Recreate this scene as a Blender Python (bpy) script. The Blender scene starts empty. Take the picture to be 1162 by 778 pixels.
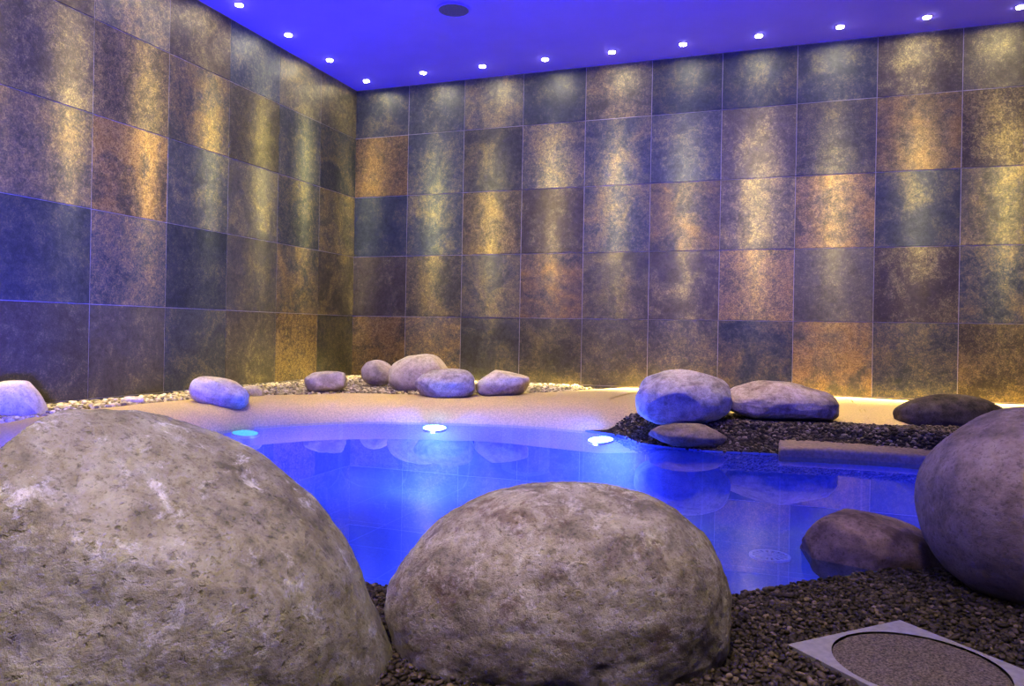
import bpy, bmesh, math, random
import numpy as np
from mathutils import Vector, Matrix, noise

random.seed(7)
rng = np.random.default_rng(7)
TH = math.radians(19.8)
scene = bpy.context.scene
COL = scene.collection
scene.view_settings.view_transform = 'Standard'
scene.view_settings.look = 'None'
scene.view_settings.exposure = 0.2
scene.view_settings.gamma = 0.77

XL, XR, YB, YF, ZC = -4.12, 2.9, 6.65, -1.6, 3.05

# ------------------------------------------------------------ helpers
def link(o):
    COL.objects.link(o); return o

def meta(o, label=None, category=None, group=None, kind=None):
    if label: o["label"] = label
    if category: o["category"] = category
    if group: o["group"] = group
    if kind: o["kind"] = kind
    return o

def mesh_obj(name, verts, faces, mats=(), smooth=False):
    me = bpy.data.meshes.new(name)
    me.from_pydata([tuple(v) for v in verts], [], [tuple(f) for f in faces])
    me.update()
    for m in mats: me.materials.append(m)
    if smooth:
        me.polygons.foreach_set("use_smooth", [True]*len(me.polygons))
    return link(bpy.data.objects.new(name, me))

def bm_obj(name, bm, mats=(), smooth=False):
    me = bpy.data.meshes.new(name)
    bm.to_mesh(me); bm.free()
    for m in mats: me.materials.append(m)
    if smooth:
        me.polygons.foreach_set("use_smooth", [True]*len(me.polygons))
    return link(bpy.data.objects.new(name, me))

class NT:
    def __init__(s, name):
        s.mat = bpy.data.materials.new(name); s.mat.use_nodes = True
        s.t = s.mat.node_tree; s.t.nodes.clear()
        s.out = s.t.nodes.new('ShaderNodeOutputMaterial')
    def n(s, typ, inputs=None, **kw):
        nd = s.t.nodes.new(typ)
        for k, v in kw.items(): setattr(nd, k, v)
        for k, v in (inputs or {}).items():
            if isinstance(v, bpy.types.NodeSocket): s.t.links.new(v, nd.inputs[k])
            else: nd.inputs[k].default_value = v
        return nd
    def math(s, op, a, b=0.0, clamp=False):
        nd = s.n('ShaderNodeMath', {0: a, 1: b}, operation=op); nd.use_clamp = clamp
        return nd.outputs[0]
    def mix(s, fac, a, b, mode='MIX'):
        nd = s.n('ShaderNodeMixRGB', {0: fac, 1: a, 2: b}, blend_type=mode)
        return nd.outputs[0]
    def noise(s, vec, scale, detail=6, rough=.55, dist=0.0):
        return s.n('ShaderNodeTexNoise', {'Vector': vec, 'Scale': scale, 'Detail': detail, 'Roughness': rough, 'Distortion': dist}).outputs[0]
    def ramp(s, fac, stops):
        nd = s.n('ShaderNodeValToRGB', {0: fac})
        cr = nd.color_ramp
        while len(cr.elements) < len(stops): cr.elements.new(.5)
        for e, (p, c) in zip(cr.elements, stops):
            e.position = p; e.color = c if len(c) == 4 else (*c, 1)
        return nd.outputs[0]
    def finish(s, sh):
        s.t.links.new(sh, s.out.inputs[0]); return s.mat

def c4(*c): return (*c, 1.0)

# ------------------------------------------------------------ materials
def slate_mat():
    N = NT('slate_tile')
    at = N.n('ShaderNodeAttribute', attribute_name='tile')
    sep = N.n('ShaderNodeSeparateColor', {0: at.outputs['Color']})
    rust, shade, seed = sep.outputs[0], sep.outputs[1], sep.outputs[2]
    tc = N.n('ShaderNodeTexCoord').outputs['Object']
    off = N.n('ShaderNodeCombineXYZ', {0: N.math('MULTIPLY', seed, 37.0), 1: N.math('MULTIPLY', seed, 91.0), 2: N.math('MULTIPLY', seed, 53.0)}).outputs[0]
    vec = N.n('ShaderNodeVectorMath', {0: tc, 1: off}, operation='ADD').outputs[0]
    r2 = N.math('FRACT', N.math('MULTIPLY', seed, 7.31))     # second per-tile random
    r3 = N.math('FRACT', N.math('MULTIPLY', seed, 23.7))     # third per-tile random
    big = N.noise(vec, 3.6, 6, .62, .9)
    mid = N.noise(vec, 28, 9, .80, .5)
    fine = N.noise(vec, 110, 5, .75)
    tone = N.ramp(r2, [(0, (.080, .098, .105)), (.35, (.12, .123, .105)), (.7, (.155, .145, .095)), (1, (.12, .10, .072))])
    var = N.math('ADD', N.math('MULTIPLY', big, .4), N.math('MULTIPLY', mid, .6))
    base = N.mix(1.0, tone, N.ramp(var, [(.40, (.7, .7, .7)), (.5, (1, 1, 1)), (.60, (1, 1, 1))]), 'MULTIPLY')
    base = N.mix(N.math('MULTIPLY', N.math('SUBTRACT', var, .5), 3.5, True), base, c4(.22, .20, .13))
    gmix = N.math('ADD', N.math('MULTIPLY', mid, .5), N.math('MULTIPLY', fine, .5))
    olive = N.ramp(gmix, [(.38, (.17, .14, .055)), (.5, (.29, .245, .10)), (.62, (.46, .41, .18))])
    orange = N.ramp(gmix, [(.38, (.19, .11, .035)), (.5, (.345, .215, .07)), (.62, (.54, .40, .16))])
    gold = N.mix(N.math('MULTIPLY', N.math('SUBTRACT', rust, .38), 1.6, True), olive, orange)
    bw = N.math('ADD', .22, N.math('MULTIPLY', r3, .30))     # some tiles show broad patches, some fine grain
    m = N.math('ADD', N.math('MULTIPLY', big, bw), N.math('MULTIPLY', N.math('SUBTRACT', 1.0, bw), gmix))
    thr = N.math('SUBTRACT', .537, N.math('MULTIPLY', rust, .12))
    gain = N.math('ADD', 4.5, N.math('MULTIPLY', r2, 6.0))
    mask = N.math('MULTIPLY', N.math('SUBTRACT', m, thr), gain, True)
    col = N.mix(N.math('MULTIPLY', mask, .85), base, gold)
    drk = N.math('MULTIPLY', N.math('SUBTRACT', .46, fine), 8.0, True)
    col = N.mix(N.math('MULTIPLY', drk, .4), col, c4(.04, .045, .035))
    col = N.n('ShaderNodeVectorMath', {0: col, 1: N.n('ShaderNodeCombineXYZ', {0: shade, 1: shade, 2: shade}).outputs[0]}, operation='MULTIPLY').outputs[0]
    col = N.n('ShaderNodeVectorMath', {0: col, 1: (2.0, 2.03, 1.68)}, operation='MULTIPLY').outputs[0]
    h = N.math('ADD', N.math('MULTIPLY', mid, .8), N.math('MULTIPLY', fine, .35))
    h = N.math('ADD', h, N.math('MULTIPLY', big, .4))
    bump = N.n('ShaderNodeBump', {'Strength': .36, 'Distance': .010, 'Height': h})
    bs = N.n('ShaderNodeBsdfPrincipled', {'Base Color': col, 'Roughness': .40, 'Normal': bump.outputs[0], 'Metallic': .22})
    bs.inputs['Specular IOR Level'].default_value = .42
    return N.finish(bs.outputs[0])

def simple_mat(name, color, rough=.6, metal=0.0, nscale=30, namt=.12, bump=.1):
    N = NT(name)
    tc = N.n('ShaderNodeTexCoord').outputs['Object']
    nz = N.noise(tc, nscale, 5)
    a = tuple(max(0, c*(1-namt)) for c in color); b = tuple(min(1, c*(1+namt)) for c in color)
    col = N.ramp(nz, [(.38, a), (.62, b)])
    bp = N.n('ShaderNodeBump', {'Strength': bump, 'Distance': .004, 'Height': nz})
    bs = N.n('ShaderNodeBsdfPrincipled', {'Base Color': col, 'Roughness': rough, 'Metallic': metal, 'Normal': bp.outputs[0]})
    return N.finish(bs.outputs[0])

def emit_mat(name, color, strength):
    N = NT(name)
    e = N.n('ShaderNodeEmission', {0: c4(*color), 1: strength})
    return N.finish(e.outputs[0])

def stone_mat(name, dark, mid, light, spot, scale=3.0, spotamt=.5, seed=0.0, bump=.5, pale=(.6,.57,.5), paleamt=.5, bdist=.014, pits=0.0):
    N = NT(name)
    tc = N.n('ShaderNodeTexCoord').outputs['Object']
    vec = N.n('ShaderNodeVectorMath', {0: tc, 1: (seed, seed*2, seed*.5)}, operation='ADD').outputs[0]
    big = N.noise(vec, scale, 9, .65, .4)
    md = N.noise(vec, scale*5, 9, .72, .2)
    fine = N.noise(vec, scale*30, 5, .75)
    col = N.ramp(N.math('ADD', N.math('MULTIPLY', big, .5), N.math('MULTIPLY', md, .5)), [(.40, dark), (.5, mid), (.60, light)])
    sm = N.math('MULTIPLY', N.math('SUBTRACT', N.noise(vec, scale*2.4, 8, .72, .6), .54), 12.0, True)
    col = N.mix(N.math('MULTIPLY', sm, spotamt), col, c4(*spot))
    pm = N.math('MULTIPLY', N.math('SUBTRACT', N.noise(vec, scale*3.3, 10, .78, .4), .535), 14.0, True)
    pm = N.math('MULTIPLY', pm, N.math('MULTIPLY', N.math('SUBTRACT', md, .42), 6.0, True))
    col = N.mix(N.math('MULTIPLY', pm, paleamt), col, c4(*pale))
    spk = N.math('MULTIPLY', N.math('SUBTRACT', .47, fine), 9.0, True)
    col = N.mix(N.math('MULTIPLY', spk, .5), col, c4(*[c*.4 for c in dark]))
    h = N.math('ADD', N.math('MULTIPLY', md, .5), N.math('MULTIPLY', fine, .4))
    if pits:
        pn = N.noise(vec, scale*16, 4, .6)
        pt = N.math('MULTIPLY', N.math('SUBTRACT', .395, pn), 14.0, True)
        col = N.mix(N.math('MULTIPLY', pt, .6*pits), col, c4(*[c*.5 for c in dark]))
        h = N.math('SUBTRACT', h, N.math('MULTIPLY', pt, .35*pits))
        h = N.math('ADD', h, N.math('MULTIPLY', pm, .10))
    bp = N.n('ShaderNodeBump', {'Strength': bump, 'Distance': bdist, 'Height': h})
    bs = N.n('ShaderNodeBsdfPrincipled', {'Base Color': col, 'Roughness': .8, 'Normal': bp.outputs[0]})
    bs.inputs['Specular IOR Level'].default_value = .2
    return N.finish(bs.outputs[0])

def pebble_mat(name, stops, rough=.5, spec=.4):
    N = NT(name)
    g = N.n('ShaderNodeNewGeometry')
    tc = N.n('ShaderNodeTexCoord').outputs['Object']
    col = N.ramp(g.outputs['Random Per Island'], stops)
    nz = N.noise(tc, 90, 4)
    col = N.mix(.35, col, N.ramp(nz, [(.3, (.2, .2, .2)), (.7, (1, 1, 1))]), 'MULTIPLY')
    bs = N.n('ShaderNodeBsdfPrincipled', {'Base Color': col, 'Roughness': rough})
    bs.inputs['Specular IOR Level'].default_value = spec
    return N.finish(bs.outputs[0])

def water_mat():
    # thin surface: Fresnel mirror from above, tinted clear from below
    N = NT('pool_water')
    tc = N.n('ShaderNodeTexCoord').outputs['Object']
    nz = N.noise(tc, 2.2, 2, .5)
    bp = N.n('ShaderNodeBump', {'Strength': .008, 'Distance': .03, 'Height': nz})
    fr = N.n('ShaderNodeFresnel', {'IOR': 1.7, 'Normal': bp.outputs[0]})
    bf = N.n('ShaderNodeNewGeometry').outputs['Backfacing']
    fac = N.math('MULTIPLY', fr.outputs[0], N.math('SUBTRACT', 1.0, N.math('MULTIPLY', bf, .9)))
    tr = N.n('ShaderNodeBsdfTransparent', {0: c4(.50, .66, 1.0)})
    gl = N.n('ShaderNodeBsdfGlossy', {'Color': c4(1, 1, 1), 'Roughness': .005, 'Normal': bp.outputs[0]})
    mx = N.n('ShaderNodeMixShader', {0: fac, 1: tr.outputs[0], 2: gl.outputs[0]})
    return N.finish(mx.outputs[0])

def basin_mat():
    N = NT('basin_tile')
    tc = N.n('ShaderNodeTexCoord').outputs['Object']
    br = N.n('ShaderNodeTexBrick', {'Vector': tc, 'Color1': c4(.19, .25, .40), 'Color2': c4(.17, .23, .38), 'Mortar': c4(.24, .30, .46),
             'Scale': 1.0, 'Mortar Size': .005, 'Brick Width': .4, 'Row Height': .4}, offset=0.0)
    nz = N.noise(tc, 60, 6)
    col = N.mix(.15, br.outputs[0], N.ramp(nz, [(.38, (.5, .5, .5)), (.62, (1, 1, 1))]), 'MULTIPLY')
    bs = N.n('ShaderNodeBsdfPrincipled', {'Base Color': col, 'Roughness': .6})
    return N.finish(bs.outputs[0])

M_SLATE = slate_mat()
M_GROUT = simple_mat('grout', (.40, .38, .30), .9)
M_CEIL = simple_mat('ceiling_blue_light', (.31, .26, 1.0), .9, nscale=4, namt=.02, bump=.02)  # blue of the light wash put into the colour of a white ceiling
M_RIM = simple_mat('sand_render', (.60, .475, .215), .85, nscale=110, namt=.14, bump=.35)
M_BED = simple_mat('gravel_bed', (.05, .038, .028), .95, nscale=60, namt=.4, bump=.6)
M_CURB = simple_mat('curb_render', (.29, .225, .14), .9, nscale=60, namt=.15, bump=.25)
M_CONC = simple_mat('grey_metal_frame', (.20, .19, .165), .7, .1, nscale=60, namt=.1, bump=.1)
M_WASH = simple_mat('pebble_dash', (.10, .08, .052), .95, nscale=240, namt=.6, bump=.9)
M_CHROME = simple_mat('brushed_steel', (.6, .6, .62), .3, 1.0, namt=.03, bump=.02)
M_WHITE = simple_mat('white_plastic', (.75, .76, .8), .5, namt=.02, bump=.02)
M_GRILL = simple_mat('grille_plastic', (.36, .43, .55), .6, namt=.02, bump=.02)
M_DARK = simple_mat('dark_void', (.02, .02, .025), .8)
M_BLACK = simple_mat('black_metal', (.03, .03, .03), .5, 0.3)
M_SPK = simple_mat('speaker_grille', (.16, .16, .30), .6, nscale=300, namt=.3, bump=.4)
M_BULB = emit_mat('warm_lamp_glow', (1.0, .95, .85), 60)
M_UW = emit_mat('blue_lamp_glow', (.35, .6, 1.0), 30)
M_UWC = emit_mat('cyan_lamp_glow', (.05, .6, .6), 2.5)
M_WATER = water_mat()
M_BASIN = basin_mat()
M_PEB_D = pebble_mat('dark_pebbles', [(0, (.020, .014, .009)), (.5, (.050, .037, .022)), (.9, (.095, .072, .045)), (1, (.18, .14, .095))], .6, .25)
M_PEB_M = pebble_mat('brown_pebbles', [(0, (.06, .048, .028)), (.5, (.14, .11, .065)), (.85, (.25, .20, .125)), (1, (.40, .33, .22))], .6, .25)
M_PEB_P = pebble_mat('pale_pebbles', [(0, (.22, .19, .10)), (.4, (.46, .39, .21)), (.8, (.68, .59, .34)), (1, (.85, .77, .52))], .7)

# ------------------------------------------------------------ walls
def tile_wall(name, origin, udir, normal, ulen, uw, table, label):
    o = Vector(origin); u = Vector(udir); n = Vector(normal); up = Vector((0, 0, 1))
    V = []; F = []; MI = []; colr = []
    def quad(ps, mi, c):
        b = len(V); V.extend(ps); F.append((b, b+1, b+2, b+3)); MI.append(mi); colr.append(c)
    thick = .12
    z0, z1 = -.6, ZC
    P = lambda a, z, d: o + u*a + up*(z-o.z) + n*d
    c = (0, 0, 0, 1)
    quad([P(0, z0, 0), P(ulen, z0, 0), P(ulen, z1, 0), P(0, z1, 0)], 1, c)
    quad([P(0, z0, -thick), P(0, z1, -thick), P(ulen, z1, -thick), P(ulen, z0, -thick)], 1, c)
    quad([P(0, z0, -thick), P(0, z0, 0), P(0, z1, 0), P(0, z1, -thick)], 1, c)
    quad([P(ulen, z0, -thick), P(ulen, z1, -thick), P(ulen, z1, 0), P(ulen, z0, 0)], 1, c)
    quad([P(0, z1, -thick), P(0, z1, 0), P(ulen, z1, 0), P(ulen, z1, -thick)], 1, c)
    quad([P(0, z0, -thick), P(ulen, z0, -thick), P(ulen, z0, 0), P(0, z0, 0)], 1, c)
    zs = [ZC-.004, 2.56, 1.96, 1.36, .76, .16, -.44]
    ncol = int(math.ceil(ulen/uw))
    g = .0032
    for ci in range(ncol):
        a0 = ci*uw+g; a1 = min((ci+1)*uw, ulen)-g
        if a1-a0 < .02: continue
        for r in range(6):
            zt, zb = zs[r]-g, zs[r+1]+g
            rr = min(r, 4)
            if table and ci < len(table[rr]): ru = table[rr][ci]
            else: ru = random.choice([.15, .3, .45, .6, .75])
            sh = .5+random.uniform(-.12, .09) + (.03 if ru > .5 else 0)
            cc = (ru, sh, random.random(), 1)
            t = [.0026+random.uniform(-.0012, .0012) for _ in range(4)]
            f = [P(a0, zb, t[0]), P(a1, zb, t[1]), P(a1, zt, t[2]), P(a0, zt, t[3])]
            e = .0008
            b = [P(a0-e, zb-e, 0), P(a1+e, zb-e, 0), P(a1+e, zt+e, 0), P(a0-e, zt+e, 0)]
            quad(f, 0, cc)
            for k in range(4):
                quad([b[k], b[(k+1) % 4], f[(k+1) % 4], f[k]], 0, cc)
    ob = mesh_obj(name, V, F, (M_SLATE, M_GROUT))
    me = ob.data
    me.polygons.foreach_set("material_index", MI)
    ca = me.color_attributes.new('tile', 'FLOAT_COLOR', 'CORNER')
    arr = np.repeat(np.array(colr, dtype=np.float32), 4, axis=0).ravel()
    ca.data.foreach_set('color', arr)
    meta(ob, label, 'wall', kind='structure')
    return ob

T_back = [[.35, .25, .6, .3, .6, .35, .2, .35, .3, .3],
          [.9, .4, .45, .55, .55, .35, .3, .4, .75, .5],
          [.1, .35, .6, .15, .65, .75, .5, .85, .35, .55],
          [.1, .55, .5, .95, .45, .15, .85, .15, .35, .7],
          [.8, .8, .3, .45, .3, .45, .65, .8, .6, .6]]
T_left = [[.5, .35, .4, .35, .6, .3],
          [.55, .3, .3, .7, .6, .4],
          [.6, .5, .2, .35, .85, .6],
          [.5, .75, .15, .2, .85, .2],
          [.4, .8, .2, .35, .1, .1]]
tile_wall('wall_back', (XL, YB, 0), (1, 0, 0), (0, -1, 0), XR-XL, .6, T_back, 'slate tiled wall with rust and gold patches')
tile_wall('wall_left', (XL, YB, 0), (0, -1, 0), (1, 0, 0), YB-YF, .618, T_left, 'slate tiled wall with rust patches and blue light')
tile_wall('wall_right', (XR, YB, 0), (0, -1, 0), (-1, 0, 0), YB-YF, .6, None, 'slate tiled wall with rust patches')
tile_wall('wall_front', (XL, YF, 0), (1, 0, 0), (0, 1, 0), XR-XL, .6, None, 'slate tiled wall with gold patches')

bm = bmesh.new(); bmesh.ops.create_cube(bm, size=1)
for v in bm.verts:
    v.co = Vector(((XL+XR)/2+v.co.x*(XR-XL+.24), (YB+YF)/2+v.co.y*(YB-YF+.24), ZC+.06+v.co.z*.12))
meta(bm_obj('ceiling', bm, (M_CEIL,)), 'smooth white ceiling with blue light tinted into its colour', 'ceiling', kind='structure')

# ------------------------------------------------------------ pool outline
def catmull(pts, closed, n=8):
    out = []; L = len(pts)
    rngi = range(L) if closed else range(L-1)
    for i in rngi:
        if closed: p = [pts[(i+k-1) % L] for k in range(4)]
        else: p = [pts[max(0, min(L-1, i+k-1))] for k in range(4)]
        p = [Vector(q) for q in p]
        for j in range(n):
            t = j/n
            out.append(.5*((2*p[1])+(-p[0]+p[2])*t+(2*p[0]-5*p[1]+4*p[2]-p[3])*t*t+(-p[0]+3*p[1]-3*p[2]+p[3])*t**3))
    if not closed: out.append(Vector(pts[-1]))
    return out

ctrl = [(-.9, 1.64), (-.42, 1.74), (-.14, 1.88), (.04, 2.06), (.3, 2.3), (.7, 2.6), (1.0, 3.1), (1.08, 3.75), (.9, 4.2),
        (.45, 4.30), (0, 4.29), (-.4, 4.24), (-.75, 4.34), (-1.0, 4.66), (-1.61, 4.81), (-2.2, 4.68), (-2.76, 4.44), (-3.12, 4.0), (-3.2, 3.5),
        (-3.1, 2.9), (-2.75, 2.35), (-2.1, 1.98), (-1.5, 1.75)]
OUT = catmull(ctrl, True, 8)
NO = len(OUT)
C = Vector((-1.1, 3.1))
oa = np.array([(p.x, p.y) for p in OUT])

def inside(px, py):
    x1, y1 = oa[:, 0], oa[:, 1]; x2, y2 = np.roll(x1, -1), np.roll(y1, -1)
    res = np.zeros(px.shape, bool)
    for i in range(NO):
        c = ((y1[i] > py) != (y2[i] > py)) & (px < (x2[i]-x1[i])*(py-y1[i])/(y2[i]-y1[i]+1e-12)+x1[i])
        res ^= c
    return res
def dist_poly(px, py, arr, closed=True):
    n = len(arr); d = np.full(px.shape, 1e9)
    for i in range(n if closed else n-1):
        a = arr[i]; b = arr[(i+1) % n]; ab = b-a; L = ab@ab+1e-12
        t = np.clip(((px-a[0])*ab[0]+(py-a[1])*ab[1])/L, 0, 1)
        d = np.minimum(d, np.hypot(px-a[0]-t*ab[0], py-a[1]-t*ab[1]))
    return d
def sst(a, b, x):
    t = np.clip((x-a)/(b-a), 0, 1); return t*t*(3-2*t)
def ground(px, py, d):
    hi = np.maximum(sst(2.9, 4.5, py), sst(2.2, 3.2, -px))
    hi = np.maximum(hi, sst(1.1, 1.8, px)*.6)
    target = .02+.11*hi
    return .004+(target-.004)*sst(0, .28, d)

V = []; F = []
rings = [0, .03, .07, .12, .2, .3, .45, .6, .8, 1.0]
for p in OUT:
    dv = (p-C).normalized()
    ts = []
    if dv.x > 1e-6: ts.append((XR-C.x)/dv.x)
    if dv.x < -1e-6: ts.append((XL-C.x)/dv.x)
    if dv.y > 1e-6: ts.append((YB-C.y)/dv.y)
    if dv.y < -1e-6: ts.append((YF-C.y)/dv.y)
    q = C+dv*min(ts)
    for r in rings:
        w = p.lerp(q, r); V.append([w.x, w.y, 0])
Va = np.array(V); dd = dist_poly(Va[:, 0], Va[:, 1], oa)
Va[:, 2] = ground(Va[:, 0], Va[:, 1], dd)
K = len(rings)
for i in range(NO):
    j = (i+1) % NO
    for k in range(K-1):
        F.append((i*K+k, i*K+k+1, j*K+k+1, j*K+k))
fl = mesh_obj('floor', Va.tolist(), F, (M_BED,), True)
meta(fl, 'gravel bed floor surrounding the sunken pool', 'floor', kind='structure')

# basin
V = []; F = []
prof = [(0, .006), (0, -.1), (0, -.30), (.03, -.38), (.1, -.42)]
for p in OUT:
    dv = (C-p).normalized()
    for a, z in prof:
        q = p+dv*a; V.append((q.x, q.y, z))
K = len(prof)
for i in range(NO):
    j = (i+1) % NO
    for k in range(K-1): F.append((i*K+k, j*K+k, j*K+k+1, i*K+k+1))
cidx = len(V); V.append((C.x, C.y, -.42))
for i in range(NO): F.append((i*K+K-1, ((i+1) % NO)*K+K-1, cidx))
basin = mesh_obj('pool_basin', V, F, (M_BASIN,), True)
meta(basin, 'free-form sunken pool basin lined with blue tile', 'pool')

V = [(p.x, p.y, 0) for p in OUT]+[(C.x, C.y, 0)]
F = [(i, (i+1) % NO, NO) for i in range(NO)]
wat = mesh_obj('water', V, F, (M_WATER,))
meta(wat, 'still glowing blue water filling the pool', 'water', kind='stuff')

# ledge, widening into a smooth mound that reaches the wall behind the pool
rpath = [(-2.3, 2.0), (-2.78, 2.33), (-3.1, 2.9), (-3.2, 3.5), (-3.12, 4.0), (-2.76, 4.44), (-2.2, 4.68), (-1.61, 4.81), (-1.12, 4.74), (-.8, 4.83), (-.35, 4.95),
         (.1, 4.85), (.55, 4.72), (1.1, 5.0), (1.7, 5.35), (2.6, 5.4)]
RP = catmull(rpath, False, 8)
RPa = np.array([(p.x, p.y) for p in RP])
prof = [(-.012, -.015), (-.012, -.008), (.002, .03), (.035, .08), (.09, .12), (.18, .145), (.32, .155), (.45, .152)]
tail = [(.25, .150), (.5, .145), (.75, .138), (1.0, .09), (1.04, .0)]
V = []; F = []
for i, p in enumerate(RP):
    a = RP[max(0, i-1)]; b = RP[min(len(RP)-1, i+1)]
    t = (b-a).normalized(); nrm = Vector((-t.y, t.x))
    wide = float(sst(-2.15, -1.35, np.array(p.x))) if p.y > 4 else 0.0
    mound = .035*math.exp(-((p.x+1.35)/.45)**2)
    def put(q, z):
        V.append((q.x, q.y, z+(.006*noise.noise(Vector((q.x*2.5, q.y*2.5, 0))) if z > .05 else 0)))
    for o, z in prof: put(p+nrm*o, z+mound*min(1, max(0, o)/.3))
    s = p+nrm*.45
    end_n = p+nrm*.64; end_w = Vector((s.x, YB-.02))
    e_ = end_n.lerp(end_w, wide)
    for f, z in tail:
        zz = z*(1-wide)+wide*(.150 if f >= 1 else z+.004)+mound*max(0, 1-f)
        put(s.lerp(e_, min(f, 1.0) if wide > .5 else f), zz if not (f > 1) else z*(1-wide)-.03)
K = len(prof)+len(tail)
for i in range(len(RP)-1):
    for k in range(K-1): F.append((i*K+k, (i+1)*K+k, (i+1)*K+k+1, i*K+k+1))
F.append(tuple(range(K))); F.append(tuple(reversed(range((len(RP)-1)*K, len(RP)*K))))
rim = mesh_obj('sand_ledge', V, F, (M_RIM,), True)
meta(rim, 'smooth rounded sand-coloured rendered ledge around the pool', 'ledge')

# ------------------------------------------------------------ gravel
def ico(sub):
    bm = bmesh.new(); bmesh.ops.create_icosphere(bm, subdivisions=sub, radius=1)
    v = np.array([x.co[:] for x in bm.verts]); f = np.array([[q.index for q in y.verts] for y in bm.faces]); bm.free()
    return v, f
def pebbles(name, pos, size, mat, sub=2, flat=.6):
    v, f = ico(sub); n = len(pos); nv = len(v)
    ang = rng.uniform(0, 2*math.pi, n); s = size*rng.uniform(.65, 1.35, n)
    sx = s*rng.uniform(.8, 1.4, n); sy = s*rng.uniform(.7, 1.0, n); sz = s*flat*rng.uniform(.7, 1.3, n)
    tlt = rng.uniform(-.5, .5, n); tl2 = rng.uniform(-.5, .5, n)
    P = v[None, :, :]*np.stack([sx, sy, sz], 1)[:, None, :]
    P = P*(1+rng.uniform(-.10, .10, (n, nv, 1)))
    x, y, z = P[..., 0], P[..., 1], P[..., 2]
    c, s_ = np.cos(tlt)[:, None], np.sin(tlt)[:, None]; x, z = x*c+z*s_, -x*s_+z*c
    c, s_ = np.cos(tl2)[:, None], np.sin(tl2)[:, None]; y, z = y*c-z*s_, y*s_+z*c
    c, s_ = np.cos(ang)[:, None], np.sin(ang)[:, None]; x, y = x*c-y*s_, x*s_+y*c
    W = np.stack([x, y, z], 2)+np.array(pos)[:, None, :]
    W = W.reshape(-1, 3)
    Fa = (f[None]+(np.arange(n)*nv)[:, None, None]).reshape(-1, 3)
    me = bpy.data.meshes.new(name)
    me.vertices.add(len(W)); me.vertices.foreach_set('co', W.ravel())
    me.loops.add(Fa.size); me.loops.foreach_set('vertex_index', Fa.ravel().astype(np.int32))
    me.polygons.add(len(Fa)); me.polygons.foreach_set('loop_start', np.arange(0, Fa.size, 3, dtype=np.int32))
    me.update(calc_edges=True); me.validate()
    me.polygons.foreach_set('use_smooth', [True]*len(me.polygons))
    me.materials.append(mat)
    return link(bpy.data.objects.new(name, me))
def scatter(x0, x1, y0, y1, sp):
    gx, gy = np.meshgrid(np.arange(x0, x1, sp), np.arange(y0, y1, sp))
    px = gx.ravel()+rng.uniform(-.45, .45, gx.size)*sp; py = gy.ravel()+rng.uniform(-.45, .45, gx.size)*sp
    ins = inside(px, py)
    return px[~ins], py[~ins]
def rim_off(px, py):
    best = np.full(px.shape, 1e9); sg = np.ones(px.shape)
    for i in range(len(RPa)-1):
        a, b = RPa[i], RPa[i+1]; ab = b-a; L = ab@ab+1e-12
        t = np.clip(((px-a[0])*ab[0]+(py-a[1])*ab[1])/L, 0, 1)
        dx, dy = px-a[0]-t*ab[0], py-a[1]-t*ab[1]; d = np.hypot(dx, dy)
        m = d < best; best = np.where(m, d, best); sg = np.where(m, np.sign(ab[0]*dy-ab[1]*dx), sg)
    return best*sg

DC = Vector((.25, 1.59))
px, py = scatter(-1.1, 1.6, .8, 2.9, .0110)
d = dist_poly(px, py, oa)
far = ~((np.abs(px-DC.x)+np.abs(py-DC.y)) < .232)
px, py, d = px[far], py[far], d[far]
pz = ground(px, py, d)+rng.uniform(-.002, .007, px.size)
near = pebbles('gravel', np.stack([px, py, pz], 1), .0066, M_PEB_D)
meta(near, 'dark brown rounded pebbles beside the pool edge', 'gravel', kind='stuff')

px, py = scatter(-1.1, 2.4, 4.0, 5.4, .0165)
ro = rim_off(px, py); m = (ro < .05) & (py > 3.2)
px, py = px[m], py[m]
m = (px > -1.0); px, py = px[m], py[m]
d = dist_poly(px, py, oa)
pz = ground(px, py, d)+rng.uniform(-.002, .010, px.size)
g2 = pebbles('gravel', np.stack([px, py, pz], 1), .0098, M_PEB_M)
meta(g2, 'grey brown pebbles between the pool and the sand ledge', 'gravel', kind='stuff')

px, py = scatter(XL+.03, -1.2, 2.2, YB-.03, .024)
ro = rim_off(px, py); m = (ro > .52)
px, py = px[m], py[m]; d = dist_poly(px, py, oa)
pz = ground(px, py, d)+rng.uniform(.006, .024, px.size)-.04*sst(-1.75, -1.5, px)
g3 = pebbles('gravel', np.stack([px, py, pz], 1), .0145, M_PEB_P)
meta(g3, 'pale grey beige pebbles along the foot of the slate walls', 'gravel', kind='stuff')

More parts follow.
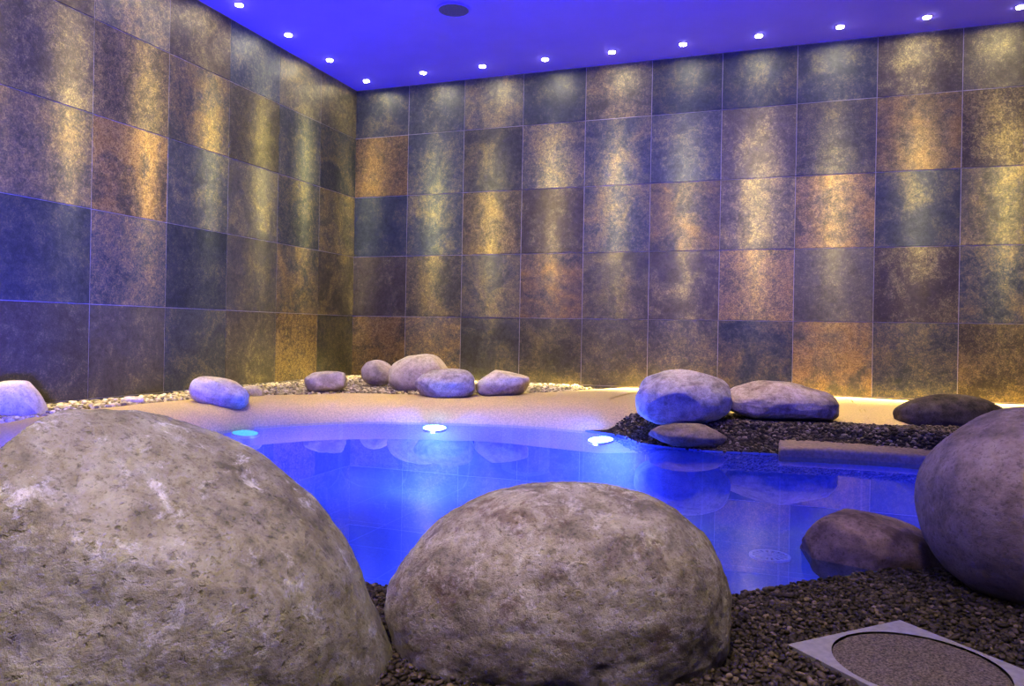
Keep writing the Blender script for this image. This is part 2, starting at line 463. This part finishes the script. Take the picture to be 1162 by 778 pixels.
# ------------------------------------------------------------ rocks
def rock(name, label, loc, rad, seed, mat, sub=6, lump=.16, tilt=0, p=2.3, cuts=5, fine=.012, skew=0.0, yaw=0.0, cat='rock', group=None, cutlist=None):
    rnd = random.Random(seed)
    bm = bmesh.new(); bmesh.ops.create_icosphere(bm, subdivisions=sub, radius=1)
    off = Vector((seed*3.7, seed*1.3, seed*7.1))
    planes = [(Vector((rnd.uniform(-1, 1), rnd.uniform(-1, 1), rnd.uniform(-.4, 1))).normalized(), rnd.uniform(.72, .92)) for _ in range(cuts)]
    if cutlist: planes += [(Vector(a).normalized(), b) for a, b in cutlist]
    for v in bm.verts:
        n = v.co.normalized()
        r = (abs(n.x)**p+abs(n.y)**p+abs(n.z)**p)**(-1/p)
        r *= 1+lump*noise.noise(n*1.1+off)+lump*.45*noise.noise(n*2.6+off)
        q = n*r
        for pn, h in planes:
            d = q.dot(pn)
            if d > h: q -= pn*(d-h)*.75
        q.x += skew*q.z
        ff = noise.fractal(n*4.0+off, .8, 2.1, 5)
        q += n*fine*ff
        if sub >= 7:
            q += n*fine*.3*noise.fractal(n*17+off, .7, 2.1, 4)
            pit = noise.noise(n*7+off)
            if pit > .3: q -= n*(pit-.3)*fine*1.6
        v.co = q
    mn = [min(v.co[i] for v in bm.verts) for i in range(3)]; mx = [max(v.co[i] for v in bm.verts) for i in range(3)]
    for v in bm.verts:
        v.co = Vector([((v.co[i]-(mn[i]+mx[i])/2)/((mx[i]-mn[i])/2))*rad[i] for i in range(3)])
    ob = bm_obj(name, bm, (mat,), True)
    ob.matrix_world = Matrix.Translation(loc) @ Matrix.Rotation(TH+yaw, 4, 'Z') @ Matrix.Rotation(tilt, 4, 'Y')
    meta(ob, label, cat, group)
    return ob

S_A = stone_mat('boulder_limestone', (.15, .135, .075), (.275, .255, .15), (.37, .355, .225), (.18, .155, .075), 3.2, .4, 3.0, .8, (.62, .60, .47), .85, .016, .6)
S_B = stone_mat('boulder_granite', (.16, .14, .085), (.30, .27, .17), (.42, .39, .26), (.13, .085, .055), 4.6, .65, 8.0, .75, (.62, .58, .43), .6, .015, .6)
S_C = stone_mat('boulder_rosy', (.17, .135, .085), (.28, .225, .15), (.34, .285, .19), (.15, .115, .07), 3.2, .3, 14.0, .4, (.42, .37, .26), .25)
S_D = stone_mat('brown_stone', (.115, .082, .06), (.21, .155, .115), (.27, .20, .15), (.10, .068, .05), 5, .4, 20.0, .4, (.34, .27, .21), .25)
S_P = stone_mat('pale_stone', (.46, .40, .24), (.66, .59, .37), (.74, .68, .44), (.43, .37, .21), 4, .22, 26.0, .25, (.80, .74, .52), .3)
S_G = stone_mat('grey_stone', (.27, .24, .18), (.46, .42, .32), (.59, .545, .42), (.30, .24, .16), 5, .35, 31.0, .4, (.64, .59, .45), .35)
S_K = stone_mat('dark_brown_stone', (.05, .042, .03), (.11, .09, .068), (.16, .135, .10), (.07, .055, .038), 5, .3, 37.0, .3, (.21, .18, .13), .15)
S_F = stone_mat('mottled_stone', (.27, .22, .14), (.47, .395, .26), (.60, .52, .37), (.25, .17, .11), 6, .45, 41.0, .5, (.68, .61, .46), .35)

rock('boulder', 'huge rounded beige limestone boulder with white blotches', (-1.075, 1.085, .060), (.460, .38, .412), 11, S_A, 7, .08, 0.08, 2.15, 0, .013, -.32, cat='boulder', cutlist=[((-1, -.2, .8), .66), ((.45, -.3, .85), .90)])
rock('boulder', 'large grey granite boulder with rusty brown patches', (-.420, 1.46, .088), (.342, .24, .250), 24, S_B, 7, .06, 0.02, 2.1, 0, .012, .04, cat='boulder', cutlist=[((.1, -.3, 1), .96)])
rock('boulder', 'round smooth pinkish grey boulder on dark pebbles', (.625, 2.19, .215), (.285, .27, .26), 5, S_C, 7, .06, 0, 2.1, 1, .006, cat='boulder')
rock('boulder', 'low reddish brown boulder at the water edge', (.26, 2.44, .0), (.215, .16, .125), 31, S_D, 6, .12, .12, 2.3, 3, .01, -.2, cat='boulder')
rock('boulder', 'grey purple boulder standing on the pool bank', (-.55, 4.53, .265), (.28, .22, .165), 41, S_G, 6, .10, -.08, 2.25, 3, .012, cat='boulder')
rock('boulder', 'flat mottled pinkish boulder behind the pool bank', (.0, 4.80, .235), (.335, .22, .13), 47, S_F, 6, .12, .06, 2.2, 3, .016, cat='boulder')
rock('stone', 'flat warm brown stone lying at the water edge', (-.49, 4.34, .065), (.22, .14, .072), 53, S_C, 6, .14, 0.04, 2.2, 2, .01, cat='stone')
rock('stone', 'smooth dark brown oval stone on the sand ledge', (.947, 5.10, .182), (.315, .2, .130), 59, S_K, 6, .08, .03, 2.3, 1, .008, cat='stone')
rock('stone', 'small cream stone on pale gravel near the wall corner', (-3.19, 5.55, .265), (.135, .11, .110), 62, S_P, 5, .08, .1, 2.2, 1, .008, cat='stone')
rock('stone', 'large cream stone on pale gravel', (-2.74, 5.42, .278), (.25, .2, .158), 67, S_P, 6, .08, -.10, 2.25, 2, .008, cat='stone')
rock('stone', 'grey oval stone resting on the sand ledge', (-2.32, 5.02, .235), (.22, .17, .118), 71, S_G, 6, .1, -.05, 2.3, 3, .01, cat='stone')
rock('stone', 'light cream oval stone beside a grey stone', (-1.96, 5.25, .24), (.207, .16, .108), 73, S_P, 6, .1, -.1, 2.3, 2, .008, cat='stone')
rock('stone', 'small white stone by itself on pale gravel', (-3.26, 4.89, .225), (.163, .12, .083), 79, S_P, 5, .14, -.08, 2.3, 3, .02, cat='stone')
rock('stone', 'oblong cream stone tilted on the sand ledge', (-3.38, 3.90, .205), (.185, .13, .098), 83, S_P, 6, .1, .25, 2.3, 2, .01, cat='stone')
rock('stone', 'small low cream stone behind an oblong stone', (-3.49, 4.3, .175), (.11, .08, .05), 89, S_P, 5, .14, 0, 2.3, 3, .02, cat='stone')
rock('stone', 'cream stone on the gravel at the slate wall', (-3.87, 2.87, .18), (.17, .16, .145), 97, S_P, 6, .1, .1, 2.3, 2, .01, cat='stone')
rock('stone', 'tiny flat pale stone on gravel', (-3.81, 3.62, .16), (.07, .05, .028), 101, S_P, 5, .1, 0, 2.3, 2, .01, cat='stone')

# curb
bm = bmesh.new(); bmesh.ops.create_cube(bm, size=1)
for v in bm.verts: v.co = Vector((v.co.x*.92, v.co.y*.30, v.co.z*.08))
bmesh.ops.bevel(bm, geom=bm.edges[:], offset=.018, segments=4, affect='EDGES', profile=.55)
long_e = [e for e in bm.edges if abs(e.verts[0].co.x-e.verts[1].co.x) > .5]
bmesh.ops.subdivide_edges(bm, edges=long_e, cuts=12)
for v in bm.verts:
    v.co.y -= .05*(v.co.x/.43)**2
    v.co += Vector((0, 1, 1))*.003*noise.noise(v.co*5)
curb = bm_obj('stone_curb', bm, (M_CURB,), True)
curb.location = (.45, 4.43, .026)
curb.rotation_euler = (math.radians(5), 0, 0)
meta(curb, 'low grey brown curb slab along the water', 'curb')

# ------------------------------------------------------------ small fittings
def empty(name, loc):
    e = bpy.data.objects.new(name, None); e.empty_display_size = .05; e.location = loc; return link(e)
def child(ob, par):
    ob.parent = par; return ob
def ring_mesh(name, r0, r1, z0, z1, mat, seg=48):
    V = []; F = []
    for i in range(seg):
        a = 2*math.pi*i/seg; c, s = math.cos(a), math.sin(a)
        V += [(r0*c, r0*s, z0), (r1*c, r1*s, z0), (r1*c, r1*s, z1), (r0*c, r0*s, z1)]
    for i in range(seg):
        j = (i+1) % seg
        for k in range(4):
            l = (k+1) % 4; F.append((i*4+k, i*4+l, j*4+l, j*4+k))
    return mesh_obj(name, V, F, (mat,))
def disc_mesh(name, r, z0, z1, mat, seg=48, r2=None):
    bm = bmesh.new()
    bmesh.ops.create_cone(bm, cap_ends=True, segments=seg, radius1=r, radius2=r if r2 is None else r2, depth=abs(z1-z0))
    for v in bm.verts: v.co.z += (z0+z1)/2
    return bm_obj(name, bm, (mat,))

e = empty('drain_cover', (DC.x, DC.y, .013)); meta(e, 'square grey drain cover with a round pebble-dash lid', 'drain cover')
seg = 64; V = []; F = []
hs = .163; ri = .1500
for i in range(seg):
    a = 2*math.pi*i/seg; c, s = math.cos(a), math.sin(a); k = hs/max(abs(c), abs(s))
    V += [(ri*c, ri*s, .016), (k*c, k*s, .016), (k*c, k*s, -.03), (ri*c, ri*s, -.01)]
for i in range(seg):
    j = (i+1) % seg
    for k in range(3): F.append((i*4+k, i*4+k+1, j*4+k+1, j*4+k))
fr = child(mesh_obj('frame', V, F, (M_CONC,)), e); fr.rotation_euler = (0, 0, math.radians(45))
V = []; F = []; R = 24; S = 96
V.append((0, 0, .015))
for r in range(1, R+1):
    rr = .1490*r/R
    for s in range(S):
        a = 2*math.pi*s/S; x, y = rr*math.cos(a), rr*math.sin(a)
        z = .015+.0022*noise.noise(Vector((x*120, y*120, 0)))-(.004 if r == R else 0)
        V.append((x, y, z))
for s in range(S): F.append((0, 1+s, 1+(s+1) % S))
for r in range(R-1):
    for s in range(S):
        t = (s+1) % S; F.append((1+r*S+s, 1+(r+1)*S+s, 1+(r+1)*S+t, 1+r*S+t))
child(mesh_obj('lid', V, F, (M_WASH,), True), e)

e = empty('pool_grille', (-.04, 3.80, -.418)); meta(e, 'round white perforated suction grille on the pool floor', 'pool grille')
child(ring_mesh('frame', .080, .095, 0, .010, M_GRILL), e)
V = []; F = []
def bar(x0, x1, a):
    c, s = math.cos(a), math.sin(a); b = len(V); w = .0032
    for (x, y) in ((x0, -w), (x1, -w*2.2), (x1, w*2.2), (x0, w)):
        V.append((x*c-y*s, x*s+y*c, .009))
    for (x, y) in ((x0, -w), (x1, -w*2.2), (x1, w*2.2), (x0, w)):
        V.append((x*c-y*s, x*s+y*c, .002))
    F.extend([(b, b+1, b+2, b+3), (b, b+4, b+5, b+1), (b+1, b+5, b+6, b+2), (b+2, b+6, b+7, b+3), (b+3, b+7, b+4, b)])
for i in range(16): bar(.012, .082, 2*math.pi*i/16)
child(mesh_obj('bars', V, F, (M_GRILL,)), e)
child(ring_mesh('middle_ring', .04, .047, .001, .010, M_GRILL), e)
child(disc_mesh('backing', .081, .0, .002, M_DARK), e)

e = empty('ceiling_speaker', (-2.37, 5.16, ZC)); meta(e, 'round flush ceiling speaker with perforated grille', 'speaker')
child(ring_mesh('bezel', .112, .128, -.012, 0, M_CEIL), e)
child(disc_mesh('grille', .113, -.009, 0, M_SPK), e)

# ------------------------------------------------------------ downlights
def light(name, typ, loc, energy, color, target=None, **kw):
    ld = bpy.data.lights.new(name, typ); ld.energy = energy; ld.color = color
    for k, v in kw.items(): setattr(ld, k, v)
    o = link(bpy.data.objects.new(name, ld)); o.location = loc
    if target is not None:
        o.rotation_euler = (Vector(target)-Vector(loc)).to_track_quat('-Z', 'Y').to_euler()
    return o

def beam_profile(ld, axis, width, lobe, lobe_w, skirt):
    """reflector lamp: bright narrow core plus a weak wide lobe, both falling off with the angle from the axis"""
    ld.use_nodes = True
    t = ld.node_tree; em = [n for n in t.nodes if n.type == 'EMISSION'][0]
    g = t.nodes.new('ShaderNodeNewGeometry')
    dp = t.nodes.new('ShaderNodeVectorMath'); dp.operation = 'DOT_PRODUCT'
    t.links.new(g.outputs['Incoming'], dp.inputs[0]); dp.inputs[1].default_value = axis
    def m(op, a, b=None):
        n = t.nodes.new('ShaderNodeMath'); n.operation = op
        for i, q in enumerate((a, b)):
            if q is None: continue
            if isinstance(q, (int, float)): n.inputs[i].default_value = q
            else: t.links.new(q, n.inputs[i])
        return n.outputs[0]
    ang = m('ARCCOSINE', m('MINIMUM', m('ABSOLUTE', dp.outputs['Value']), .99999))
    e = m('EXPONENT', m('MULTIPLY', ang, -1/math.radians(width)))
    e2 = m('MULTIPLY', m('EXPONENT', m('MULTIPLY', ang, -1/math.radians(lobe_w))), lobe)
    t.links.new(m('ADD', m('ADD', e, e2), skirt), em.inputs['Strength'])

WARM = (1.0, .86, .50)
spots = []
for k in range(0, 11): spots.append((XL+.3+.6*k, 6.35, (0, 1)))
spots[0] = (-3.86, 6.40, (-.5, .7))
for k in range(1, 10): spots.append((-3.88, 6.4-.6*k, (-1, 0)))
proto = None
ldata = {}
for i, (x, y, dr) in enumerate(spots):
    if proto is None:
        pr = ring_mesh('bezel', .027, .035, -.005, 0, M_CHROME, 32)
        pb = disc_mesh('bulb', .0275, -.010, -.002, M_BULB, 32)
        proto = (pr, pb)
    else:
        pr = proto[0].copy(); pb = proto[1].copy(); COL.objects.link(pr); COL.objects.link(pb)
    e = empty('recessed_downlight', (x, y, ZC))
    meta(e, 'small round recessed ceiling downlight washing the slate wall', 'downlight', 'wall-washing ceiling downlights')
    child(pr, e); child(pb, e)
    dist = .30 if dr == (0, 1) else .24
    loc = Vector((x, y, ZC-.03)); tgt = Vector((x+dr[0]*dist, y+dr[1]*dist, ZC-.03-dist/math.tan(math.radians(9.4 if dr == (0, 1) else 8.7))))
    if dr in ldata:
        o = link(bpy.data.objects.new('beam', ldata[dr])); o.location = loc
        o.rotation_euler = (tgt-loc).to_track_quat('-Z', 'Y').to_euler()
    else:
        l = light('beam', 'SPOT', loc, 2300 if dr == (0, 1) else 1800, WARM, tgt, spot_size=math.radians(170), spot_blend=.2, shadow_soft_size=.02)
        ldata[dr] = l.data
        beam_profile(l.data, (tgt-loc).normalized(), 4.4, .022, 19, .0010)

def bank(x, y, tx, ty, tz, en, ang, col=(1, .85, .51)):
    e = empty('recessed_downlight', (x, y, ZC))
    pr = proto[0].copy(); pb = proto[1].copy(); COL.objects.link(pr); COL.objects.link(pb)
    child(pr, e); child(pb, e)
    meta(e, 'small round unseen ceiling downlight over the pool bank', 'downlight', 'pool bank ceiling downlights')
    light('beam', 'SPOT', (x, y, ZC-.03), en, col, (tx, ty, tz), spot_size=math.radians(ang), spot_blend=1.0, shadow_soft_size=.10)
bank(-.2, .3, -.3, .9, 0, 370, 80)
bank(1.1, 1.5, .7, 1.9, 0, 160, 75)
bank(-1.5, 0.0, -1.2, .7, 0, 320, 80)
bank(-2.2, 3.7, -2.35, 5.1, .15, 370, 50, (1, .82, .40))  # this lamp and the next three are added out of view to warm the ledge
bank(-.3, 3.8, -.3, 4.75, .15, 320, 54, (1, .82, .40))
bank(1.2, 4.3, 1.0, 5.5, .15, 310, 44, (1, .82, .38))
bank(-3.0, 2.8, -3.4, 3.9, .15, 220, 38, (1, .82, .38))

# concealed warm strip lights at the wall foot
for (x0, x1, en) in ((-3.6, -.7, 18), (.0, 2.6, 10)):
    light('strip_glow', 'AREA', ((x0+x1)/2, YB-.02, .19), en, (1, .82, .42), ((x0+x1)/2, YB-.6, .02), shape='RECTANGLE', size=x1-x0, size_y=.012)

# unseen spotlights added behind the boulders to turn the side wall blue
def spike(x, y, tgt, en):
    e = empty('added_spotlight', (x, y, .02)); meta(e, 'small black spotlight added out of view for its blue beam', 'spotlight', 'added blue spotlights')
    child(disc_mesh('spike', .008, -.03, .09, M_BLACK, 12), e)
    hd = child(disc_mesh('lamp_head', .022, -.04, .04, M_BLACK, 24, .032), e)
    hd.location = (0, 0, .12); d = Vector(tgt)-Vector((x, y, .14)); hd.rotation_euler = d.to_track_quat('Z', 'Y').to_euler()
    p = Vector((x, y, .14))+d.normalized()*.06
    light('blue_beam', 'SPOT', p, en, (.03, .04, 1.0), tgt, spot_size=math.radians(95), spot_blend=1.0, shadow_soft_size=.12)
spike(-2.75, 2.05, (-4.12, 3.5, 1.15), 620)
spike(-2.35, 1.55, (-4.12, 2.6, 1.1), 300)

# ------------------------------------------------------------ underwater lamps
def uw(loc, ndir, gdir, mat, power, color, label):
    e = empty('underwater_lamp', loc)
    q = Vector(ndir).to_track_quat('Z', 'Y'); e.rotation_euler = q.to_euler()
    meta(e, label, 'pool lamp', 'underwater pool lamps')
    child(ring_mesh('bezel', .076, .081, -.012, .004, M_CHROME), e)
    child(disc_mesh('lens', .0765, -.010, .003, mat), e)
    p = Vector(loc)+Vector(gdir)*.16; p.z = -.12
    light('pool_glow', 'POINT', p, power, color, shadow_soft_size=.04)
BLUE = (.03, .055, 1.0)
L1 = 'round steel underwater lamp glowing blue white'
uw((-2.18, 4.56, -.022), (.05, -.12, 1), (.2, -1, 0), M_UW, 46, (.14, .18, 1.0), L1)
uw((-1.04, 4.53, -.022), (-.05, -.12, 1), (-.5, -.9, 0), M_UW, 46, (.14, .18, 1.0), L1)
uw((-3.10, 3.80, -.022), (.12, -.05, 1), (1, -.1, 0), M_UWC, 7, (.03, .10, 1.0), 'round steel underwater lamp glowing dim teal')
uw((1.0, 3.4, -.10), (-1, 0, .3), (-1, 0, 0), M_UW, 24, BLUE, L1)
uw((-1.9, 2.06, -.10), (.3, 1, .3), (.3, 1, 0), M_UW, 65, BLUE, L1)
uw((-2.95, 2.85, -.04), (.3, 0, 1), (.8, 0, 0), M_UW, 55, BLUE, L1)

# added unseen blue light and housing on the rear wall, to colour the ceiling
bm = bmesh.new(); bmesh.ops.create_cube(bm, size=1)
for v in bm.verts: v.co = Vector((-.6+v.co.x*(XR-XL-1), YF+.075+v.co.y*.14, 2.3+v.co.z*.08))
tr = bm_obj('added_trim_1', bm, (M_WHITE,)); meta(tr, 'slim white trough added to hold the blue ceiling light', 'light trough', kind='structure')
light('added_blue_wash', 'AREA', (-.6, YF+.2, 2.4), 250, (.04, .035, 1.0), (-1.0, 3.5, 4.6), shape='RECTANGLE', size=2.4, size_y=.15, spread=math.radians(110))

w = bpy.data.worlds.new('world'); scene.world = w; w.use_nodes = True
w.node_tree.nodes['Background'].inputs[0].default_value = (.05, .05, .12, 1); w.node_tree.nodes['Background'].inputs[1].default_value = .2

# ------------------------------------------------------------ camera
cd = bpy.data.cameras.new('camera'); cam = link(bpy.data.objects.new('camera', cd))
cd.sensor_width = 36; cd.lens = 853/1162*36; cd.shift_y = -14/1162; cd.clip_start = .02
cam.matrix_world = Matrix.Translation((0, 0, .64)) @ Matrix.Rotation(TH, 4, 'Z') @ Matrix.Rotation(math.radians(90), 4, 'X') @ Matrix.Rotation(.018, 4, 'Z')
scene.camera = cam
